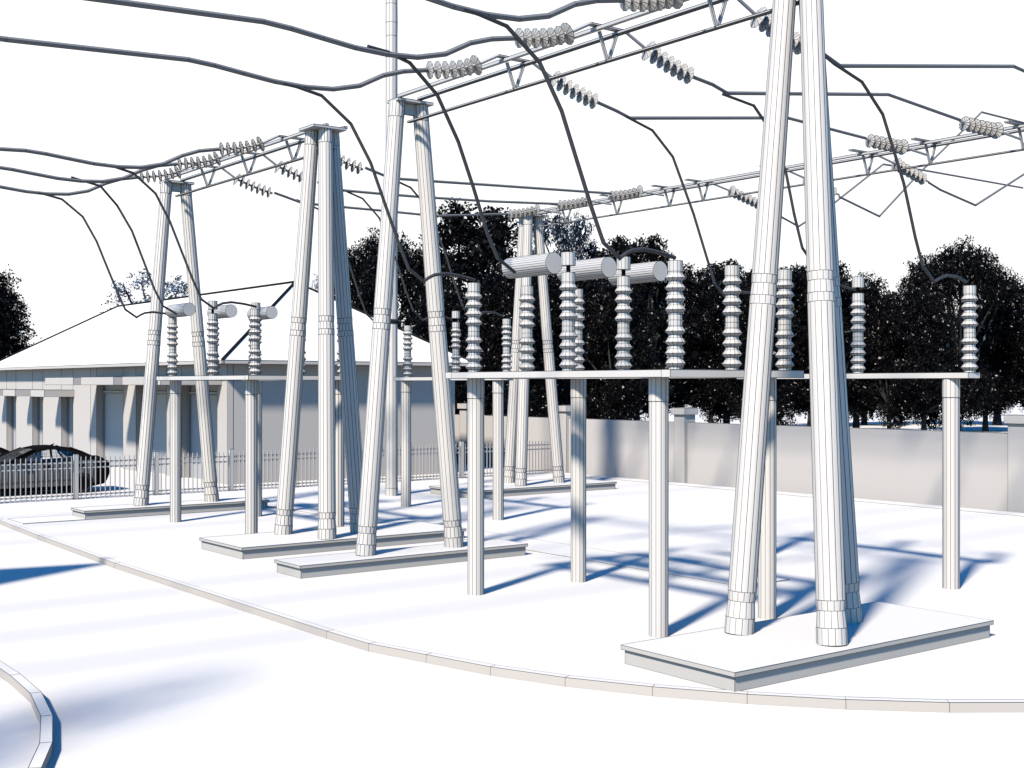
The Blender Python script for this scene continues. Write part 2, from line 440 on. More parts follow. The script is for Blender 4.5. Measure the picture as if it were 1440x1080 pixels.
LD = 'down leads hanging from the overhead cables'
HUMP = [(10.60, 4.87), (10.70, 4.935), (10.80, 4.98), (11.0, 5.01), (11.28, 4.985), (11.56, 4.935)]
def glide(pts, b0, b1):
    return [(x, b0 + (b1 - b0) * min(1, i / 4), z) for i, (x, z) in enumerate(pts)]
DN = [(8.30, 7.60), (8.5, 7.575), (8.89, 7.49), (9.35, 7.13), (9.66, 6.585), (9.91, 5.99), (10.14, 5.45), (10.33, 5.045)]
cable('down_lead', 'dark lead dropping from the farthest left cable, past the middle two-legged column to the platform', glide(DN + HUMP, 16.33, 16.15), .026, 'lead', .006, LD, 2)
cable('down_lead', 'dark lead ending at the left end of the nearer platform\'s first drum', [(8.37, 14.06, 7.655), (8.67, 14.06, 7.63), (9.02, 14.08, 7.55), (9.5, 14.14, 7.2), (9.9, 14.22, 6.63), (10.2, 14.28, 6.03), (10.5, 14.36, 5.42), (10.71, 14.4, 5.09), (11.09, 14.5, 4.92)], .026, 'lead', .006, LD, 2)
cable('down_lead', 'long dark lead crossing before the nearest beam to the platform\'s near corner insulator', glide(DN + HUMP, 11.85, 11.7), .026, 'lead', .005, LD, 2)
cable('down_lead', 'leftmost dark lead, dropping in front of the white roof beside the left drums', glide([(x + .28, z - .01) for x, z in DN + HUMP], 28.9, 28.8), .026, 'lead', .008, LD, 2)
cable('down_lead', 'middle dark lead in front of the leftmost column, ending on the left platform\'s first drum', [(8.75, 26.9, 7.68), (9.4, 27.0, 7.57), (9.84, 27.2, 7.21), (10.17, 27.2, 6.68), (10.43, 27.2, 6.04), (10.68, 27.2, 5.42), (10.88, 27.2, 5.05), (11.2, 27.2, 4.88)], .026, 'lead', .008, LD, 2)
cable('down_lead', 'dark lead dropping to the near corner insulator of the left platform', glide([(x + .29, z) for x, z in DN + HUMP], 24.45, 24.5), .026, 'lead', .008, LD, 2)
E1 = [(14.93, 7.985), (15.52, 7.80), (15.97, 7.37), (16.44, 6.37), (16.73, 5.57), (16.92, 5.14), (17.22, 4.90), (17.36, 4.96), (17.56, 5.02), (17.85, 5.01), (18.1, 4.94)]
cable('down_lead', 'dark lead dropping from the nearest beam just left of the nearest column', glide(E1, 16.33, 16.1), .024, 'lead', .007, LD, 2)
cable('down_lead', 'dark lead seen between the legs of the nearest column', [(14.9, 14.0, 7.94), (15.52, 13.9, 7.82), (15.83, 13.9, 7.55), (16.3, 13.9, 6.84), (16.51, 13.9, 6.15), (16.72, 13.9, 5.59), (17.12, 13.85, 5.17), (17.62, 13.8, 4.99), (17.95, 13.75, 4.92)], .024, 'lead', .007, LD, 2)
cable('down_lead', 'rightmost dark lead, dropping right of the nearest column to the last insulator', glide([(14.75, 8.085)] + E1, 11.85, 11.7), .024, 'lead', .006, LD, 2)
for b, lab in ((28.7, 'dark lead left of the middle column, dropping behind the capped three-legged column'), (26.45, 'dark lead crossing behind the left leg of the middle column'), (24.3, 'dark lead dropping right of the middle column in front of the tall feathery tree')):
    cable('down_lead', lab, glide([(x + .12, z) for x, z in E1], b + .1, b), .024, 'lead', .009, LD, 2)

# ------------------------------------------------------------------ platforms and post insulators
def platform(label, ox, oy, lw):
    t = thing('insulator_platform', label, 'platform', (ox + 12.5, oy + 14, 0), 'square steel platforms')
    for (x, y_) in ((11.53, 16.08), (13.64, 16.08), (11.53, 11.97), (13.64, 11.97)):
        m = MB(lw)
        m.lathe((ox + x, oy + y_, -.05), (0, 0, 1), [(0, .128), (3.12, .130), (3.125, .134), (3.438, .134)], 24, 12, [2])
        m.build('post', M['pole'], t)
    for x in (11.35, 12.42, 13.50):
        m = MB(lw); m.box(ox + x - .16, ox + x + .16, oy + 11.57, oy + 16.26, 3.389, 3.483, edge=(x < 11.4)); m.build('long_beam', M['pole'], t)
    for y_ in (11.41, 16.262):
        m = MB(lw); m.box(ox + 11.19, ox + 13.76, oy + y_, oy + y_ + .158, 3.387, 3.485); m.build('end_beam', M['pole'], t)
    return t
platform('nearer square steel platform on four round posts carrying insulators and drums', 0, 0, .008)
OX, OY = .33, 12.78
platform('left square steel platform on four round posts in front of the white-roofed building', OX, OY, .012)

def insulator_proto(lw, switch):
    t = thing('post_insulator', 'x', 'insulator', (0, 0, 0))
    P = [(0, .092)]
    def shed(z): return [(z - .038, .088), (z - .004, .133), (z + .004, .133), (z + .06, .092)]
    body = [(0, .09)]
    for z in (.075, .205, .345, .485): body += shed(z)
    body += [(.56, .09), (.63, .09)]
    up = [(.63, .09), (.70, .09)]
    for z in (.76, .895, 1.035, 1.165): up += shed(z)
    m = MB(lw); m.lathe((0, 0, 0), (0, 0, 1), body, 16, 12, None); m.build('lower_stack', M['porcelain'], t)
    m = MB(lw); m.lathe((0, 0, 0), (0, 0, 1), up, 16, 12, None); m.build('upper_stack', M['porcelain'], t)
    m = MB(lw); m.lathe((0, 0, 0), (0, 0, 1), [(1.215, .094), (1.25, .098), (1.385, .098)], 16, 12, [0, 1, 2]); m.build('metal_cap', M['porcelain'], t)
    if switch:
        m = MB(lw); m.lathe((0, 0, 1.386), (0, 0, 1), [(0, .03), (.098, .03)], 10, 0, []); m.build('contact_stem', M['dark'], t)
        m = MB(lw); m.lathe((0, 0, 1.485), (0, 0, 1), [(0, .102), (.185, .102)], 16, 12, [0, 1], cap0=True); m.build('upper_cap', M['porcelain'], t)
    return t
protos = {}
used = set()
def insulator(x, y_, label, lw, switch, z=3.485):
    key = (lw, switch)
    if key not in protos: protos[key] = insulator_proto(lw, switch)
    if key not in used:
        used.add(key); o = protos[key]; o.location = (x, y_, z); o['label'] = label
    else: o = dup(protos[key], (x, y_, z), label)
    o['group'] = 'ribbed post insulators on the platforms'
rows = ['far', 'middle', 'near']; colsn = ['left', 'centre', 'right']
for (ox, oy, nm, lw) in ((0, 0, 'nearer', .0065), (OX, OY, 'left', .0095)):
    for ci, x in enumerate((11.40, 12.45, 13.50)):
        for ri, y_ in enumerate((15.95, 13.66, 11.53)):
            sw = ri == 1
            insulator(ox + x, oy + y_, 'ribbed white post insulator%s on the %s platform\'s %s beam, %s end' % (' with a raised cap' if sw else '', nm, colsn[ci], rows[ri]) if ri != 1
                      else 'ribbed white post insulator with a raised cap, halfway along the %s platform\'s %s beam' % (nm, colsn[ci]), lw, sw)
# drums on the arms of the middle insulators
def drum(x, y0, label, lw):
    t = thing('horizontal_drum', label, 'drum', (x, y0, 5.03), 'horizontal drums above the platforms')
    m = MB(lw); m.lathe((x, y0, 5.03), (0, 1, 0), [(0, .155), (1.04, .155)], 28, 28, [0, 1], cap0=False, cap1=True); m.build('drum_shell', M['porcelain'], t)
    m = MB(lw); m.lathe((x, y0 - .004, 5.03), (0, 1, 0), [(0, .150), (.03, .150)], 28, 0, [], cap0=True, cap1=False); m.build('end_disc', M['steel'], t)
    return t
for ci, x in enumerate((11.40, 12.45, 13.50)):
    d = drum(x, 13.98, '%s of the three fat horizontal drums above the nearer platform' % ord3[ci], .0065)
    m = MB(.004); m.tube([(x, 13.975, 4.92), (x, 13.7, 4.92)], .028, 8, 0, False); m.build('arm', M['dark'], d)
    d = drum(x + OX, 27.75, '%s of the three horizontal drums above the left platform' % ord3[ci], .0095)
    m = MB(.004); m.tube([(x + OX, 27.745, 4.92), (x + OX, 13.7 + OY, 4.92)], .028, 8, 0, False); m.build('arm', M['dark'], d)

def strip(label, x, y0, y1, posts, ins, lw, names):
    t = thing('insulator_rack', label, 'rack', (x, (y0 + y1) / 2, 0), 'single-beam insulator racks')
    for (px, py) in posts:
        m = MB(lw); m.lathe((px, py, -.05), (0, 0, 1), [(0, .132), (3.13, .132), (3.135, .137), (3.44, .137)], 24, 12, [2]); m.build('post', M['pole'], t)
    m = MB(lw); m.box(x - .165, x + .165, y0, y1, 3.392, 3.484); m.build('beam', M['pole'], t)
    for i, y_ in enumerate(ins): insulator(x, y_, names[i], lw * .8, i == 1)
strip('right steel rack of one long beam on round posts before the boundary wall', 18.0, 11.5, 16.4, [(17.98, 11.9), (18.0, 16.05)], (15.95, 13.74, 11.58), .0095,
      ['ribbed insulator at the far end of the right rack, half hidden by the nearest column', 'ribbed insulator with raised cap halfway along the right rack', 'rightmost ribbed insulator, standing on the near end of the right rack'])
strip('far steel rack of one long beam on two posts behind the middle column', 18.28, 24.19, 29.06, [(18.28, 28.72), (18.28, 24.56)], (28.63, 26.36, 24.22), .012,
      ['small ribbed insulator in front of the roof, on the left end of the far rack', 'small ribbed insulator with raised cap, halfway along the far rack', 'small ribbed insulator on the right end of the far rack before the farthest column'])

# ------------------------------------------------------------------ lightning mast
t = thing('lightning_mast', 'tall plain round white mast behind the middle column, rising out of the picture', 'mast', (19.73, 31.79, 0))
m = MB(.013); m.lathe((19.73, 31.79, -.02), (0, 0, 1), [(0, .185), (.25, .185), (.26, .18), (5.12, .175)], 24, 10, [1], dash=0); m.build('lower_tube', M['pole'], t)
m = MB(.013); m.lathe((19.73, 31.79, 5.08), (0, 0, 1), [(0, .184), (.1, .184)], 24, 0, [0, 1], cap0=True); m.build('collar', M['dark'], t)
m = MB(.013); m.lathe((19.73, 31.79, 5.12), (0, 0, 1), [(.06, .176), (8.45, .172), (8.85, .178), (9.4, .172), (14.5, .165)], 24, 10, [1, 2, 3]); m.build('upper_tube', M['pole'], t)

# ------------------------------------------------------------------ fence
t = thing('palisade_fence', 'low grey palisade fence with pointed pickets between the yard and the building', 'fence', (16, 36.2, 0))
FX = [-2.38, 0, 2.38, 4.76, 7.14, 9.52, 11.9, 14.28, 16.67, 18.83, 21.0, 23.17, 25.35, 27.5, 29.6]
FY = 36.2
for i in range(len(FX) - 1):
    m = MB(.007); x0, x1 = FX[i] + .06, FX[i + 1] - .06
    for z in (.12, .905, 1.06):
        m.box(x0, x1, FY - .02, FY + .02, z - .022, z + .022, edge=False)
        m.line((x0, FY - .021, z + .022), (x1, FY - .021, z + .022))
    n = round((x1 - x0) / .14)
    for k in range(n):
        x = x0 + (k + .5) * (x1 - x0) / n
        m.box(x - .011, x + .011, FY - .043, FY - .021, .015, 1.20, edge=False)
        m.poly([(x - .011, FY - .043, 1.2), (x + .011, FY - .043, 1.2), (x, FY - .032, 1.24)])
        m.line((x + .011, FY - .043, .015), (x + .011, FY - .043, 1.2), w=.008)
    m.build('fence_panel', M['steel'], t)
for x in FX:
    m = MB(.010); m.box(x - .058, x + .058, FY - .058, FY + .058, .03, 1.29); m.box(x - .1, x + .1, FY - .09, FY + .09, 0, .03); m.build('fence_post', M['steel'], t)

# ------------------------------------------------------------------ perimeter wall
t = thing('boundary_wall', 'long pale boundary wall with capped square pillars along the right side', 'wall', (30, 24, 0))
PY = [5.6, 11.75, 17.88, 23.98, 30.05, 36.2, 42.6, 48.8, 55, 61.2, 67.4]
for i in range(len(PY) - 1):
    m = MB(.010); m.box(30.03, 30.25, PY[i] + .25, PY[i + 1] - .25, -.1, 2.02, edge=False)
    for xx in (30.03, 30.25): m.line((xx, PY[i] + .25, 2.02), (xx, PY[i + 1] - .25, 2.02))
    m.line((30.03, PY[i] + .25, -.06), (30.03, PY[i + 1] - .25, -.06))
    m.build('wall_panel', M['wall'], t)
for y_ in PY:
    m = MB(.012); m.box(29.9, 30.38, y_ - .25, y_ + .25, -.1, 2.28); pl = m.build('pillar', M['wall'], t)
    m = MB(.012); m.box(29.83, 30.45, y_ - .32, y_ + .32, 2.281, 2.50); m.build('pillar_cap', M['wall'], pl)

# ------------------------------------------------------------------ building
t = thing('hip_roofed_building', 'single-storey white building with a wide hip roof and projecting door hoods, behind the fence', 'building', (22.1, 52, 0))
AX0, AX1, BY0, BY1, WZ = 17.6, 26.65, 38.5, 65.4, 4.0
doors = [(39.3, 42.3), (43.65, 46.65), (48.0, 51.0)]; wins = [(53.9, 55.45), (58.05, 59.6), (62.2, 63.75)]
m = MB(.014)
# front wall (plane a = 17.6) with openings cut to depth .45
DZ, WZ0 = 3.24, 2.74
cuts = sorted([(a, b, DZ) for a, b in doors] + [(a, b, WZ0) for a, b in wins])
yprev = BY0
for (a, b, zt) in cuts:
    m.poly([(AX0, yprev, 0), (AX0, yprev, WZ), (AX0, a, WZ), (AX0, a, 0)])
    m.poly([(AX0, a, zt), (AX0, a, WZ), (AX0, b, WZ), (AX0, b, zt)])
    X = AX0 + .3
    m.poly([(AX0, a, 0), (AX0, a, zt), (X, a, zt), (X, a, 0)]); m.poly([(AX0, b, 0), (X, b, 0), (X, b, zt), (AX0, b, zt)])
    m.poly([(AX0, a, zt), (AX0, b, zt), (X, b, zt), (X, a, zt)])
    m.line((AX0, a, 0), (AX0, a, zt)); m.line((AX0, b, 0), (AX0, b, zt)); m.line((X, b, 0), (X, b, zt))
    yprev = b
m.poly([(AX0, yprev, 0), (AX0, yprev, WZ), (AX0, BY1, WZ), (AX0, BY1, 0)])
m.poly([(AX0, BY0, 0), (AX1, BY0, 0), (AX1, BY0, WZ), (AX0, BY0, WZ)])
m.poly([(AX1, BY0, 0), (AX1, BY1, 0), (AX1, BY1, WZ), (AX1, BY0, WZ)])
m.poly([(AX0, BY1, 0), (AX0, BY1, WZ), (AX1, BY1, WZ), (AX1, BY1, 0)])
for (y_, z0) in [(38.52, 0), (39.3, 3.55), (42.3, 3.55), (43.65, 3.55), (46.65, 3.55), (48, 3.55), (51, 3.55), (51.7, 0)] + [(w, 3.05) for q in wins for w in q]:
    m.line((AX0 - .002, y_, z0), (AX0 - .002, y_, WZ), w=.02)
m.line((AX0 + .2, BY0 - .002, 0), (AX0 + .2, BY0 - .002, WZ), w=.016)
m.line((AX0, BY0, .9), (AX1, BY0 - .002, .9), w=.012)
m.build('wall', M['wall'], t)
for (a, b) in doors:
    m = MB(.02); X = AX0 + .301
    m.poly([(X, a, 0), (X, a, DZ), (X, b, DZ), (X, b, 0)])
    m.box(X - .06, X - .001, a + .003, a + .12, 0, DZ - .003); m.box(X - .06, X - .001, b - .12, b - .003, 0, DZ - .003)
    m.box(X - .06, X - .001, a + .12, b - .12, DZ - .3, DZ - .2)
    m.build('door', M['door'], t)
for (a, b) in wins:
    m = MB(.02); X = AX0 + .301
    m.poly([(X, a, 0), (X, a, WZ0), (X, b, WZ0), (X, b, 0)])
    for q in (a + .06, (a + b) / 2, b - .06): m.box(X - .07, X - .001, q - .05, q + .05, 0, WZ0 - .003)
    m.build('window', M['door'], t)
for (a, b) in ((38.95, 42.35), (43.2, 46.6), (47.45, 50.85)):
    m = MB(.014); m.box(15.5, AX0 - .002, a, b, 3.27, 3.55); m.build('door_hood', M['wall'], t)
for (a, b) in ((53.75, 55.65), (57.92, 59.82), (62.05, 63.95)):
    m = MB(.014); m.box(16.35, AX0 - .002, a, b, 2.76, 3.05); m.build('window_hood', M['wall'], t)
E0, E1_, F0, F1 = 17.12, 27.12, 37.85, 66.0
m = MB(.02)
ez = 4.06; A1 = (22.1, 42.4, 7.1); A2 = (22.1, 60.9, 7.1)
c = [(E0, F0, ez), (E1_, F0, ez), (E1_, F1, ez), (E0, F1, ez)]
m.poly([c[0], A1, A2, c[3]][::-1]); m.poly([c[0], c[1], A1]); m.poly([c[1], c[2], A2, A1]); m.poly([c[2], c[3], A2])
m.poly([(x, y_, ez - .01) for x, y_, z in c][::-1])
rf = m.build('roof', M['roof'], t)
m = MB(.02)
m.box(E0 - .02, E0 + .05, F0, F1, 3.955, 4.075); m.box(E1_ - .05, E1_ + .02, F0, F1, 3.955, 4.075)
m.box(E0 + .051, E1_ - .051, F0 - .02, F0 + .05, 3.955, 4.075); m.box(E0 + .051, E1_ - .051, F1 - .05, F1 + .02, 3.955, 4.075)
m.build('fascia', M['wall'], rf)
m = MB(.02)
for q in (A1, A2): pass
for a, b in ((c[0], A1), (c[1], A1), (c[2], A2), (c[3], A2), (A1, A2)):
    w = .08 if a is c[0] else .12
    m.bar((a[0], a[1], a[2] + .03), (b[0], b[1], b[2] + .03), w, .06, edge=False)
m.build('ridge_capping', M['dark'], rf)

# ------------------------------------------------------------------ cars
def car(label, x0, yc, group):
    """sedan, nose towards -x; local x from nose (0) to tail (4.62)"""
    t = thing('parked_car', label, 'car', (x0 + 2.3, yc, 0), group)
    W = .88
    def P(x, y_, z): return (x0 + x, yc + y_, z)
    # lower body: stations (x, halfwidth, z bottom, z shoulder, z centre)
    S = [(0.0, .55, .38, .60, .62), (.12, .74, .30, .70, .72), (.5, .84, .24, .80, .84), (1.0, .87, .22, .88, .93), (1.55, .88, .20, .93, .99),
         (2.3, .885, .20, .95, .96), (3.1, .885, .20, .97, .98), (3.75, .88, .22, .995, 1.03), (4.1, .86, .26, 1.0, 1.085), (4.45, .80, .32, .99, 1.075), (4.56, .74, .42, .93, .97), (4.62, .66, .5, .72, .74)]
    m = MB(.006)
    def ring(s):
        x, w, zb, zs, zc = s; zb -= .08
        q = [(x, w * .80, zb), (x, w * .97, zb + .12), (x, w, zb + (zs - zb) * .55), (x, w * .97, zs), (x, w * .55, (zs + zc) / 2 + .012), (x, 0, zc)]
        return [P(a, b, c_) for a, b, c_ in q] + [P(a, -b, c_) for a, b, c_ in q[-2::-1]]
    Rg = [ring(s) for s in S]
    n = len(Rg[0])
    sd = MB(.006)
    for i in range(len(Rg) - 1):
        for k in range(n - 1):
            tgt = sd if (k in (1, 2, n - 3, n - 4)) and 2 <= i <= 7 else m
            tgt.poly([Rg[i][k], Rg[i + 1][k], Rg[i + 1][k + 1], Rg[i][k + 1]])
            if tgt is m: tgt.line(Rg[i][k], Rg[i + 1][k])
        m.poly([Rg[i][0], Rg[i][-1], Rg[i + 1][-1], Rg[i + 1][0]])
    m.poly(Rg[0]); m.poly(Rg[-1][::-1])
    m.build('body', M['carbody'], t, M['dark'])
    for o_ in (.892, -.892):
        sd.line(P(.6, o_ * .99, .40), P(4.0, o_ * .99, .44), w=.02)
        sd.line(P(2.05, o_, .35), P(2.05, o_, .93), w=.014); sd.line(P(2.95, o_, .35), P(2.95, o_, .95), w=.014)
    sd.build('side_panel', M['carside'], t)
    # greenhouse
    out = [(1.5, .95), (1.95, 1.18), (2.35, 1.35), (2.7, 1.42), (3.1, 1.425), (3.4, 1.38), (3.75, 1.24), (4.12, 1.05)]
    def yy(z): return .86 - (z - .95) * .46
    m = MB(.006)
    inn = [(1.83, .985), (2.12, 1.14), (2.42, 1.27), (2.72, 1.33), (3.08, 1.335), (3.34, 1.29), (3.56, 1.18), (3.80, 1.015)]
    for sgn in (1, -1):
        for i in range(7):
            m.poly([P(out[i][0], sgn * yy(out[i][1]), out[i][1]), P(out[i + 1][0], sgn * yy(out[i + 1][1]), out[i + 1][1]),
                    P(inn[i + 1][0], sgn * yy(inn[i + 1][1]), inn[i + 1][1]), P(inn[i][0], sgn * yy(inn[i][1]), inn[i][1])])
        for (x, zt) in ((2.82, 1.335), (3.47, 1.23)):
            m.bar(P(x + (.0 if x < 3 else .2), sgn * yy(.99) * .995, .98), P(x, sgn * yy(zt) * .995, zt), .05, .06, edge=False, up=(0, 1, 0))
    for i in range(2, 5):
        m.poly([P(out[i][0], yy(out[i][1]), out[i][1]), P(out[i][0], -yy(out[i][1]), out[i][1]), P(out[i + 1][0], -yy(out[i + 1][1]), out[i + 1][1]), P(out[i + 1][0], yy(out[i + 1][1]), out[i + 1][1])])
    for i in (0, 1, 5, 6):
        for sgn in (1, -1):
            a, b = out[i], out[i + 1]
            m.bar(P(a[0], sgn * yy(a[1]), a[1]), P(b[0], sgn * yy(b[1]), b[1]), .07, .05, edge=False)
    m.poly([P(2.95, .02, 1.42), P(3.1, .02, 1.425), P(3.16, .0, 1.5)]); m.poly([P(2.95, -.02, 1.42), P(3.1, -.02, 1.425), P(3.16, 0, 1.5)])
    m.build('roof_frame', M['carbody'], t)
    for sgn in (1, -1):
        m = MB(.011)
        m.poly([P(x, sgn * yy(z) * .985, z) for x, z in inn])
        for x in [1.95 + .17 * k for k in range(11)]:
            zt = next((inn[i][1] + (inn[i + 1][1] - inn[i][1]) * (x - inn[i][0]) / (inn[i + 1][0] - inn[i][0]) for i in range(7) if inn[i][0] <= x <= inn[i + 1][0]), 1)
            m.line(P(x, sgn * yy(1.0) * .985, 1.0), P(x, sgn * yy(zt) * .985, zt))
        for z in (1.06, 1.12, 1.18, 1.24, 1.29):
            xs = [inn[i][0] + (inn[i + 1][0] - inn[i][0]) * (z - inn[i][1]) / (inn[i + 1][1] - inn[i][1]) for i in range(7) if (inn[i][1] - z) * (inn[i + 1][1] - z) < 0]
            if len(xs) == 2: m.line(P(xs[0], sgn * yy(z) * .985, z), P(xs[1], sgn * yy(z) * .985, z))
        m.build('side_window', M['glass'], t)
    for nm, rng in (('windscreen', (0, 1)), ('rear_window', (5, 6))):
        m = MB(.010)
        a, b, c_ = out[rng[0]], out[rng[0] + 1], out[rng[1] + 1]
        for p0, p1 in ((a, b), (b, c_)):
            m.poly([P(p0[0], yy(p0[1]), p0[1]), P(p0[0], -yy(p0[1]), p0[1]), P(p1[0], -yy(p1[1]), p1[1]), P(p1[0], yy(p1[1]), p1[1])])
            for k in range(1, 20):
                f = k / 20 * 2 - 1
                m.line(P(p0[0], f * yy(p0[1]), p0[1]), P(p1[0], f * yy(p1[1]), p1[1]))
            for k in range(5):
                f = k / 5; x = p0[0] + (p1[0] - p0[0]) * f; z = p0[1] + (p1[1] - p0[1]) * f
                m.line(P(x, -yy(z), z), P(x, yy(z), z))
        m.build(nm, M['glass'], t)
    for sgn in (1, -1):
        m = MB(.006); m.box(x0 + 1.78, x0 + 1.98, yc + sgn * .87 - (.0 if sgn > 0 else .16), yc + sgn * .87 + (.16 if sgn > 0 else 0), .97, 1.1, edge=False); m.build('mirror', M['dark'], t)
        for x in (2.55, 3.5):
            m = MB(.004); m.box(x0 + x, x0 + x + .24, yc + sgn * .885 - .025, yc + sgn * .885 + .025, .80, .88, edge=False); m.build('door_handle', M['dark'], t)
        for x in (.85, 3.72):
            m = MB(.006); m.lathe(P(x, sgn * .66, .325), (0, sgn, 0), [(0, .30), (.02, .325), (.2, .325), (.225, .29)], 24, 0, [], cap0=True, cap1=True); w = m.build('wheel', M['tyre'], t)
            m = MB(.006); m.lathe(P(x, sgn * .886, .325), (0, sgn, 0), [(0, .20), (.012, .19)], 18, 9, [0], cap0=True); m.build('rim', M['carbody'], w)
        # front seats
        m = MB(.006)
        m.box(x0 + 2.5, x0 + 2.62, yc + sgn * .38 - .2, yc + sgn * .38 + .2, .6, 1.15); m.box(x0 + 2.54, x0 + 2.62, yc + sgn * .38 - .1, yc + sgn * .38 + .1, 1.16, 1.28)
        m.build('seat', M['carside'], t)
    m = MB(.006); m.box(x0 + 1.75, x0 + 3.85, yc - .72, yc + .72, .80, .93, edge=False); m.build('seat_bench', M['cabin'], t)
    m = MB(.006); m.box(x0 + 4.45, x0 + 4.6, yc + .42, yc + .7, .76, .9, edge=False); m.box(x0 + 4.45, x0 + 4.6, yc - .7, yc - .42, .76, .9, edge=False); m.build('tail_lamp', M['dark'], t)
    m = MB(.006); m.box(x0 + .02, x0 + .2, yc + .44, yc + .7, .58, .68, edge=False); m.box(x0 + .02, x0 + .2, yc - .7, yc - .44, .58, .68, edge=False); m.build('headlamp', M['dark'], t)
    return t
car('dark sedan covered in fine mesh lines, parked side-on right behind the fence', 9.05, 39.1, 'sedans parked by the building')
car('second dark sedan, mostly cut off by the left edge behind the other car', 7.6, 42.2, 'sedans parked by the building')

# ------------------------------------------------------------------ trees
def tree_meshes(seed, lobes, n, size, mleaf, core=500, sparse=False):
    r = random.Random(seed)
    v = []; f = []
    def leaf(c, s, up=.3):
        d = Vector((r.gauss(0, 1), r.gauss(0, 1), r.gauss(0, .7))).normalized()
        e = d.orthogonal().normalized(); e.rotate(Quaternion(d, r.uniform(0, 6.28)))
        g_ = d.cross(e); k = len(v); w = s * r.uniform(.35, .6)
        for a, b in ((-s, 0), (-.2 * s, w), (s, 0), (-.2 * s, -w)):
            v.append(tuple(c + e * a + g_ * b))
        f.append((k, k + 1, k + 2, k + 3))
    tot = sum(q[3] ** 2 for q in lobes)
    for (x, y_, z, R_) in lobes:
        m_ = int(n * R_ * R_ / tot)
        # twig tips: leaves gather round small clusters so that gaps stay open
        ncl = max(6, m_ // 14)
        for _ in range(ncl):
            d = Vector((r.gauss(0, 1), r.gauss(0, 1), r.gauss(0, 1))).normalized()
            rr = R_ * (r.uniform(.62, 1.0) if not sparse else r.uniform(.3, 1.0)) * (1 + .07 * r.gauss(0, 1))
            cc = Vector((x, y_, z)) + Vector((d.x * rr, d.y * rr, d.z * rr * .85))
            for _ in range(14):
                leaf(cc + Vector((r.gauss(0, 1), r.gauss(0, 1), r.gauss(0, .8))) * size * 1.6, size * r.uniform(.6, 1.3))
        for _ in range(int(core * R_ * R_ / tot)):
            d = Vector((r.gauss(0, 1), r.gauss(0, 1), r.gauss(0, 1))).normalized() * R_ * r.uniform(0, .62)
            leaf(Vector((x, y_, z)) + d, size * 2.6)
    me = bpy.data.meshes.new('crown'); me.from_pydata(v, [], f); me.materials.append(M[mleaf]); me.update()
    tk = MB()
    def limb(p, q, r0, r1, n_=7):
        p = Vector(p); q = Vector(q); mid = (p + q) / 2 + Vector((r.gauss(0, .03), r.gauss(0, .03), 0))
        for a, b, ra, rb in ((p, mid, r0, (r0 + r1) / 2), (mid, q, (r0 + r1) / 2, r1)):
            tk.lathe(a, b - a, [(0, ra), ((b - a).length, rb)], n_, 0, [], cap1=True)
    zt = min(q[2] for q in lobes) * .9 + .1
    tk.lathe((0, 0, -.02), (0, 0, 1), [(0, .034), (.03, .024), (.1, .019), (zt, .016)], 8, 0, [])
    for q in lobes:
        limb((0, 0, zt * r.uniform(.55, .98)), (q[0], q[1], q[2]), .011, .004)
    o = tk.build('trunk', M['bark']); tm = o.data; bpy.data.objects.remove(o)
    return me, tm
def lobes_of(seed, n, rx, z0, z1, rmin, rmax, top=1.0):
    r = random.Random(seed); L = []
    for i in range(n):
        z = z0 + (z1 - z0) * ((i + r.random() * .6) / n)
        h = (z - z0) / (z1 - z0)
        w = rx * (math.sin(math.pi * min(1, .18 + .72 * h)) ** .7)
        a = i * 2.4 + r.random(); k = w * r.uniform(.35, .95)
        L.append((k * math.cos(a), k * math.sin(a), z, r.uniform(rmin, rmax)))
    return L
def dome(seed, n, rx, rz, zc, r0, r1, body=8, bz=(.2, .5), br=.28):
    r = random.Random(seed); L = []
    for i in range(n):
        a = i * 2.39996; h = (i + .5) / n; ph = math.acos(1 - 1.15 * h)
        k = rx * math.sin(ph) * r.uniform(.82, 1.0)
        L.append((k * math.cos(a), k * math.sin(a), zc + rz * math.cos(ph) * r.uniform(.85, 1.0), r.uniform(r0, r1)))
    for i in range(body):
        a = i * 2.39996 + 1
        k = br * r.uniform(.1, .9)
        L.append((k * math.cos(a), k * math.sin(a), r.uniform(*bz), r.uniform(.12, .16)))
    return L
KIND = {
 'round': tree_meshes(1, dome(1, 28, .32, .21, .65, .085, .12), 40000, .0068, 'leaf', 4000),
 'oval': tree_meshes(2, lobes_of(2, 24, .23, .2, .88, .09, .13), 32000, .0076, 'leaf', 3200),
 'feather': tree_meshes(3, lobes_of(3, 30, .25, .18, .93, .055, .10), 22000, .0086, 'leaf', 2400),
 'thin': tree_meshes(4, lobes_of(4, 22, .34, .5, .95, .05, .10), 15000, .0082, 'leaf_light', 300, True),
 'sparse': tree_meshes(6, lobes_of(6, 22, .34, .5, .95, .05, .10), 4200, .0085, 'leaf_pale', 0, True),
 'bushy': tree_meshes(5, lobes_of(5, 28, .32, .14, .88, .10, .15), 36000, .0080, 'leaf', 4000),
}
H_, F_, TH = 540., 1771.73, .92
cs, sn = math.cos(TH), math.sin(TH)
def tree(kind, X, Y, height, wide, rot, label, cat='tree', group='dark trees beyond the boundary wall'):
    t = thing('leafy_tree', label, cat, (X, Y, -.1), group, rot)
    me, tm = KIND[kind]
    for nm, mesh in (('crown', me), ('trunk', tm)):
        o = bpy.data.objects.new(nm, mesh); COL.objects.link(o); o.parent = t
        o.scale = (height * wide, height * wide, height)
    return t
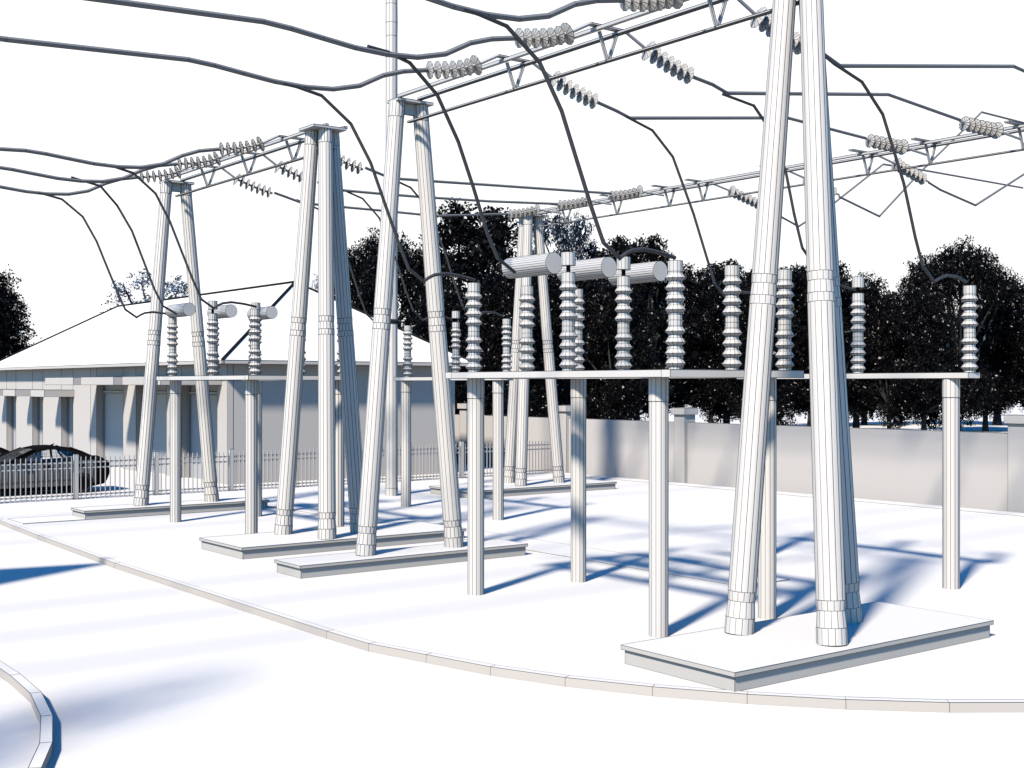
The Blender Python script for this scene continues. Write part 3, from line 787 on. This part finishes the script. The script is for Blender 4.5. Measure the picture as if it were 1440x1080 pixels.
TREES = [
 ('feather', 53.1, 60.1, 12.43, 1.25, 'feathery dark tree between the pale tree and the third drum'),
 ('oval', 50.8, 64.4, 12.6, 1.3, 'dark tree just left of the pale thin-leaved tree, behind the farthest column'),
 ('round', 37.6, 60.9, 12.9, .78, 'dense rounded dark tree just right of the white roof'),
 ('feather', 35.1, 58.8, 9.69, 0.64, 'small dark tree peeping out above the roof edge, left of the middle column'),
 ('feather', 41.9, 58.6, 14.32, 1.05, 'tallest feathery dark tree, left of the farthest column'),
 ('thin', 51.2, 61.6, 14.33, 0.65, 'pale thin-leaved tree right of the farthest column'),
 ('feather', 52.0, 55.9, 12.94, 0.88, 'feathery dark tree rising behind the second and third drums'),
 ('bushy', 36.0, 53.0, 8.62, 0.86, 'low bushy dark tree just right of the building gable'),
 ('bushy', 39.8, 52.6, 10.32, 0.79, 'bushy dark tree behind the farthest column'),
 ('bushy', 44.9, 53.8, 10.44, 0.78, 'bushy dark tree behind the nearer platform\'s raised-cap insulators'),
 ('bushy', 45.9, 50.5, 9.93, 0.77, 'bushy dark tree below the third drum'),
 ('oval', 55.5, 55.8, 11.44, 0.99, 'dark tree behind the nearer platform\'s near corner insulator'),
 ('feather', 60.8, 56.8, 11.93, 0.99, 'feathery dark tree whose top shows just left of the nearest column'),
 ('bushy', 57.6, 51.6, 10.32, 0.77, 'low bushy dark tree behind the nearest column\'s left leg'),
 ('oval', 64.8, 56.2, 11.95, 0.95, 'dark tree between the legs of the nearest column'),
 ('feather', 67.1, 54.5, 11.94, 1.05, 'feathery dark tree behind the nearest column\'s right leg'),
 ('oval', 70.8, 54.2, 11.64, 0.99, 'dark tree behind the raised-cap insulator of the right rack'),
 ('bushy', 70.9, 51.6, 10.06, 0.75, 'smaller dark tree left of the big round tree'),
 ('round', 76.3, 50.0, 14.18, 0.76, 'big round-topped dark tree at the right, behind the last insulator'),
 ('bushy', 71.0, 49.0, 10.19, 0.87, 'low dark tree under the left flank of the big round tree'),
 ('bushy', 81.4, 51.1, 10.94, 0.90, 'low dark tree under the right flank of the big round tree'),
 ('oval', 82.2, 48.0, 11.52, 1.04, 'dark tree cut off by the right edge'),
 ('bushy', 69.5, 66.5, 10.24, 1.04, 'back-row dark tree left of the nearest column'),
 ('bushy', 79.4, 65.2, 10.00, 1.12, 'back-row dark tree seen past the nearest column\'s right leg'),
 ('bushy', 86.1, 65.1, 9.65, 1.21, 'distant dark tree whose short trunk shows over the wall'),
 ('oval', 93.2, 62.2, 9.86, 1.68, 'distant dark tree whose trunk shows below the big round tree'),
 ('oval', 94.9, 58.5, 10.36, 1.57, 'distant dark tree whose trunk shows left of the right-hand pillar'),
]
BACK = [
 ('bushy', 20.7, 79.8, 11.23, 1.04, 'dense black tree at the left edge behind the roof'),
 ('sparse', 30.6, 77.3, 10.58, 1.15, 'thin pale-leaved tree just showing above the roof ridge'),
 ('sparse', 40.6, 74.6, 10.74, 0.24, 'thin pale tree peeping between the legs of the capped column'),
]
for i, (k, X, Y, hh, w, lab) in enumerate(TREES):
    tree(k, X, Y, hh, w, i * 1.3, lab)
for i, (k, X, Y, hh, w, lab) in enumerate(BACK):
    tree(k, X, Y, hh, w, i * 1.1 + .4, lab, group='trees behind the building')

# things just left of the frame whose shadows fall into it
T0 = (5.5, 22.18); T1_ = (T0[0] - 4.1, T0[1] + .8); T2_ = (T0[0] - 5.1, T0[1] - 3.0)
t = thing('shadow_canopy', 'added pointed canopy on thin posts, out of view on the left, shaped to cast a shadow', 'canopy', (2.2, 21.5, -.1))  # added unseen caster, outlined to throw a pointed shadow into view
m = MB(.008); P3 = [T0, T1_, T2_]
m.poly([(x, y_, 3.24) for x, y_ in P3]); m.poly([(x, y_, 3.14) for x, y_ in P3[::-1]])
for i in range(3):
    (xa, ya), (xb, yb) = P3[i], P3[(i + 1) % 3]; m.poly([(xa, ya, 3.14), (xb, yb, 3.14), (xb, yb, 3.24), (xa, ya, 3.24)])
m.build('shadow_slab', M['wall'], t)
for (x, y_) in ((1.7, 22.6), (1.0, 19.9), (2.9, 21.7)):
    m = MB(.008); m.lathe((x, y_, -.1), (0, 0, 1), [(0, .05), (3.238, .05)], 12, 0, []); m.build('post', M['steel'], t)
tree('sparse', -3.1, 9.3, 10.2, .27, .5, 'slim thin-leaved tree just out of view on the left, shading the road corner', group=None)

# ------------------------------------------------------------------ camera
cam = bpy.data.cameras.new('camera'); co = bpy.data.objects.new('camera', cam); COL.objects.link(co)
co.location = (0, 0, 3.3); co.rotation_euler = (R(90), 0, TH - math.pi / 2)
cam.sensor_width = 36; cam.lens = F_ / 1440 * 36; cam.clip_end = 2000; cam.clip_start = .1
sc.camera = co

# ------------------------------------------------------------------ light
d = Vector((3.15, 1.57, -3.4)).normalized()
sl = bpy.data.lights.new('sun', 'SUN'); so = bpy.data.objects.new('sun', sl); COL.objects.link(so)
sl.energy = 5.0; sl.angle = R(4.6); sl.color = (1.0, .91, .77)
so.rotation_mode = 'QUATERNION'; so.rotation_quaternion = d.to_track_quat('-Z', 'Y')
so.location = (-20, -10, 30)
w = bpy.data.worlds.new('World'); sc.world = w; w.use_nodes = True
nt = w.node_tree; bg = nt.nodes['Background']
sky = nt.nodes.new('ShaderNodeTexSky'); sky.sky_type = 'NISHITA'; sky.sun_disc = False
sky.sun_elevation = math.asin(-d.z); sky.sun_rotation = math.atan2(-d.x, -d.y)
sky.air_density = 1.0; sky.dust_density = .2; sky.ozone_density = 4.0
# deep blue sky with a bright white cloud bank low over the horizon ahead
hs = nt.nodes.new('ShaderNodeHueSaturation'); hs.inputs['Saturation'].default_value = 2.1; hs.inputs['Value'].default_value = 1.0
tc = nt.nodes.new('ShaderNodeTexCoord')
dp = nt.nodes.new('ShaderNodeVectorMath'); dp.operation = 'DOT_PRODUCT'; dp.inputs[1].default_value = (.606, .795, .02)
mr = nt.nodes.new('ShaderNodeMapRange'); mr.inputs['From Min'].default_value = .79; mr.inputs['From Max'].default_value = .885
mr.interpolation_type = 'SMOOTHSTEP'
mx = nt.nodes.new('ShaderNodeMix'); mx.data_type = 'RGBA'
mx.inputs['B'].default_value = (2.9, 2.9, 2.9, 1)
nt.links.new(tc.outputs['Generated'], dp.inputs[0]); nt.links.new(dp.outputs['Value'], mr.inputs['Value'])
nt.links.new(sky.outputs[0], hs.inputs['Color'])
nt.links.new(mr.outputs['Result'], mx.inputs['Factor']); nt.links.new(hs.outputs[0], mx.inputs['A'])
nt.links.new(mx.outputs['Result'], bg.inputs['Color'])
bg.inputs['Strength'].default_value = .11
sc.view_settings.view_transform = 'Standard'; sc.view_settings.look = 'None'
sc.view_settings.exposure = 1.9; sc.view_settings.gamma = 1; sc.view_settings.use_curve_mapping = False
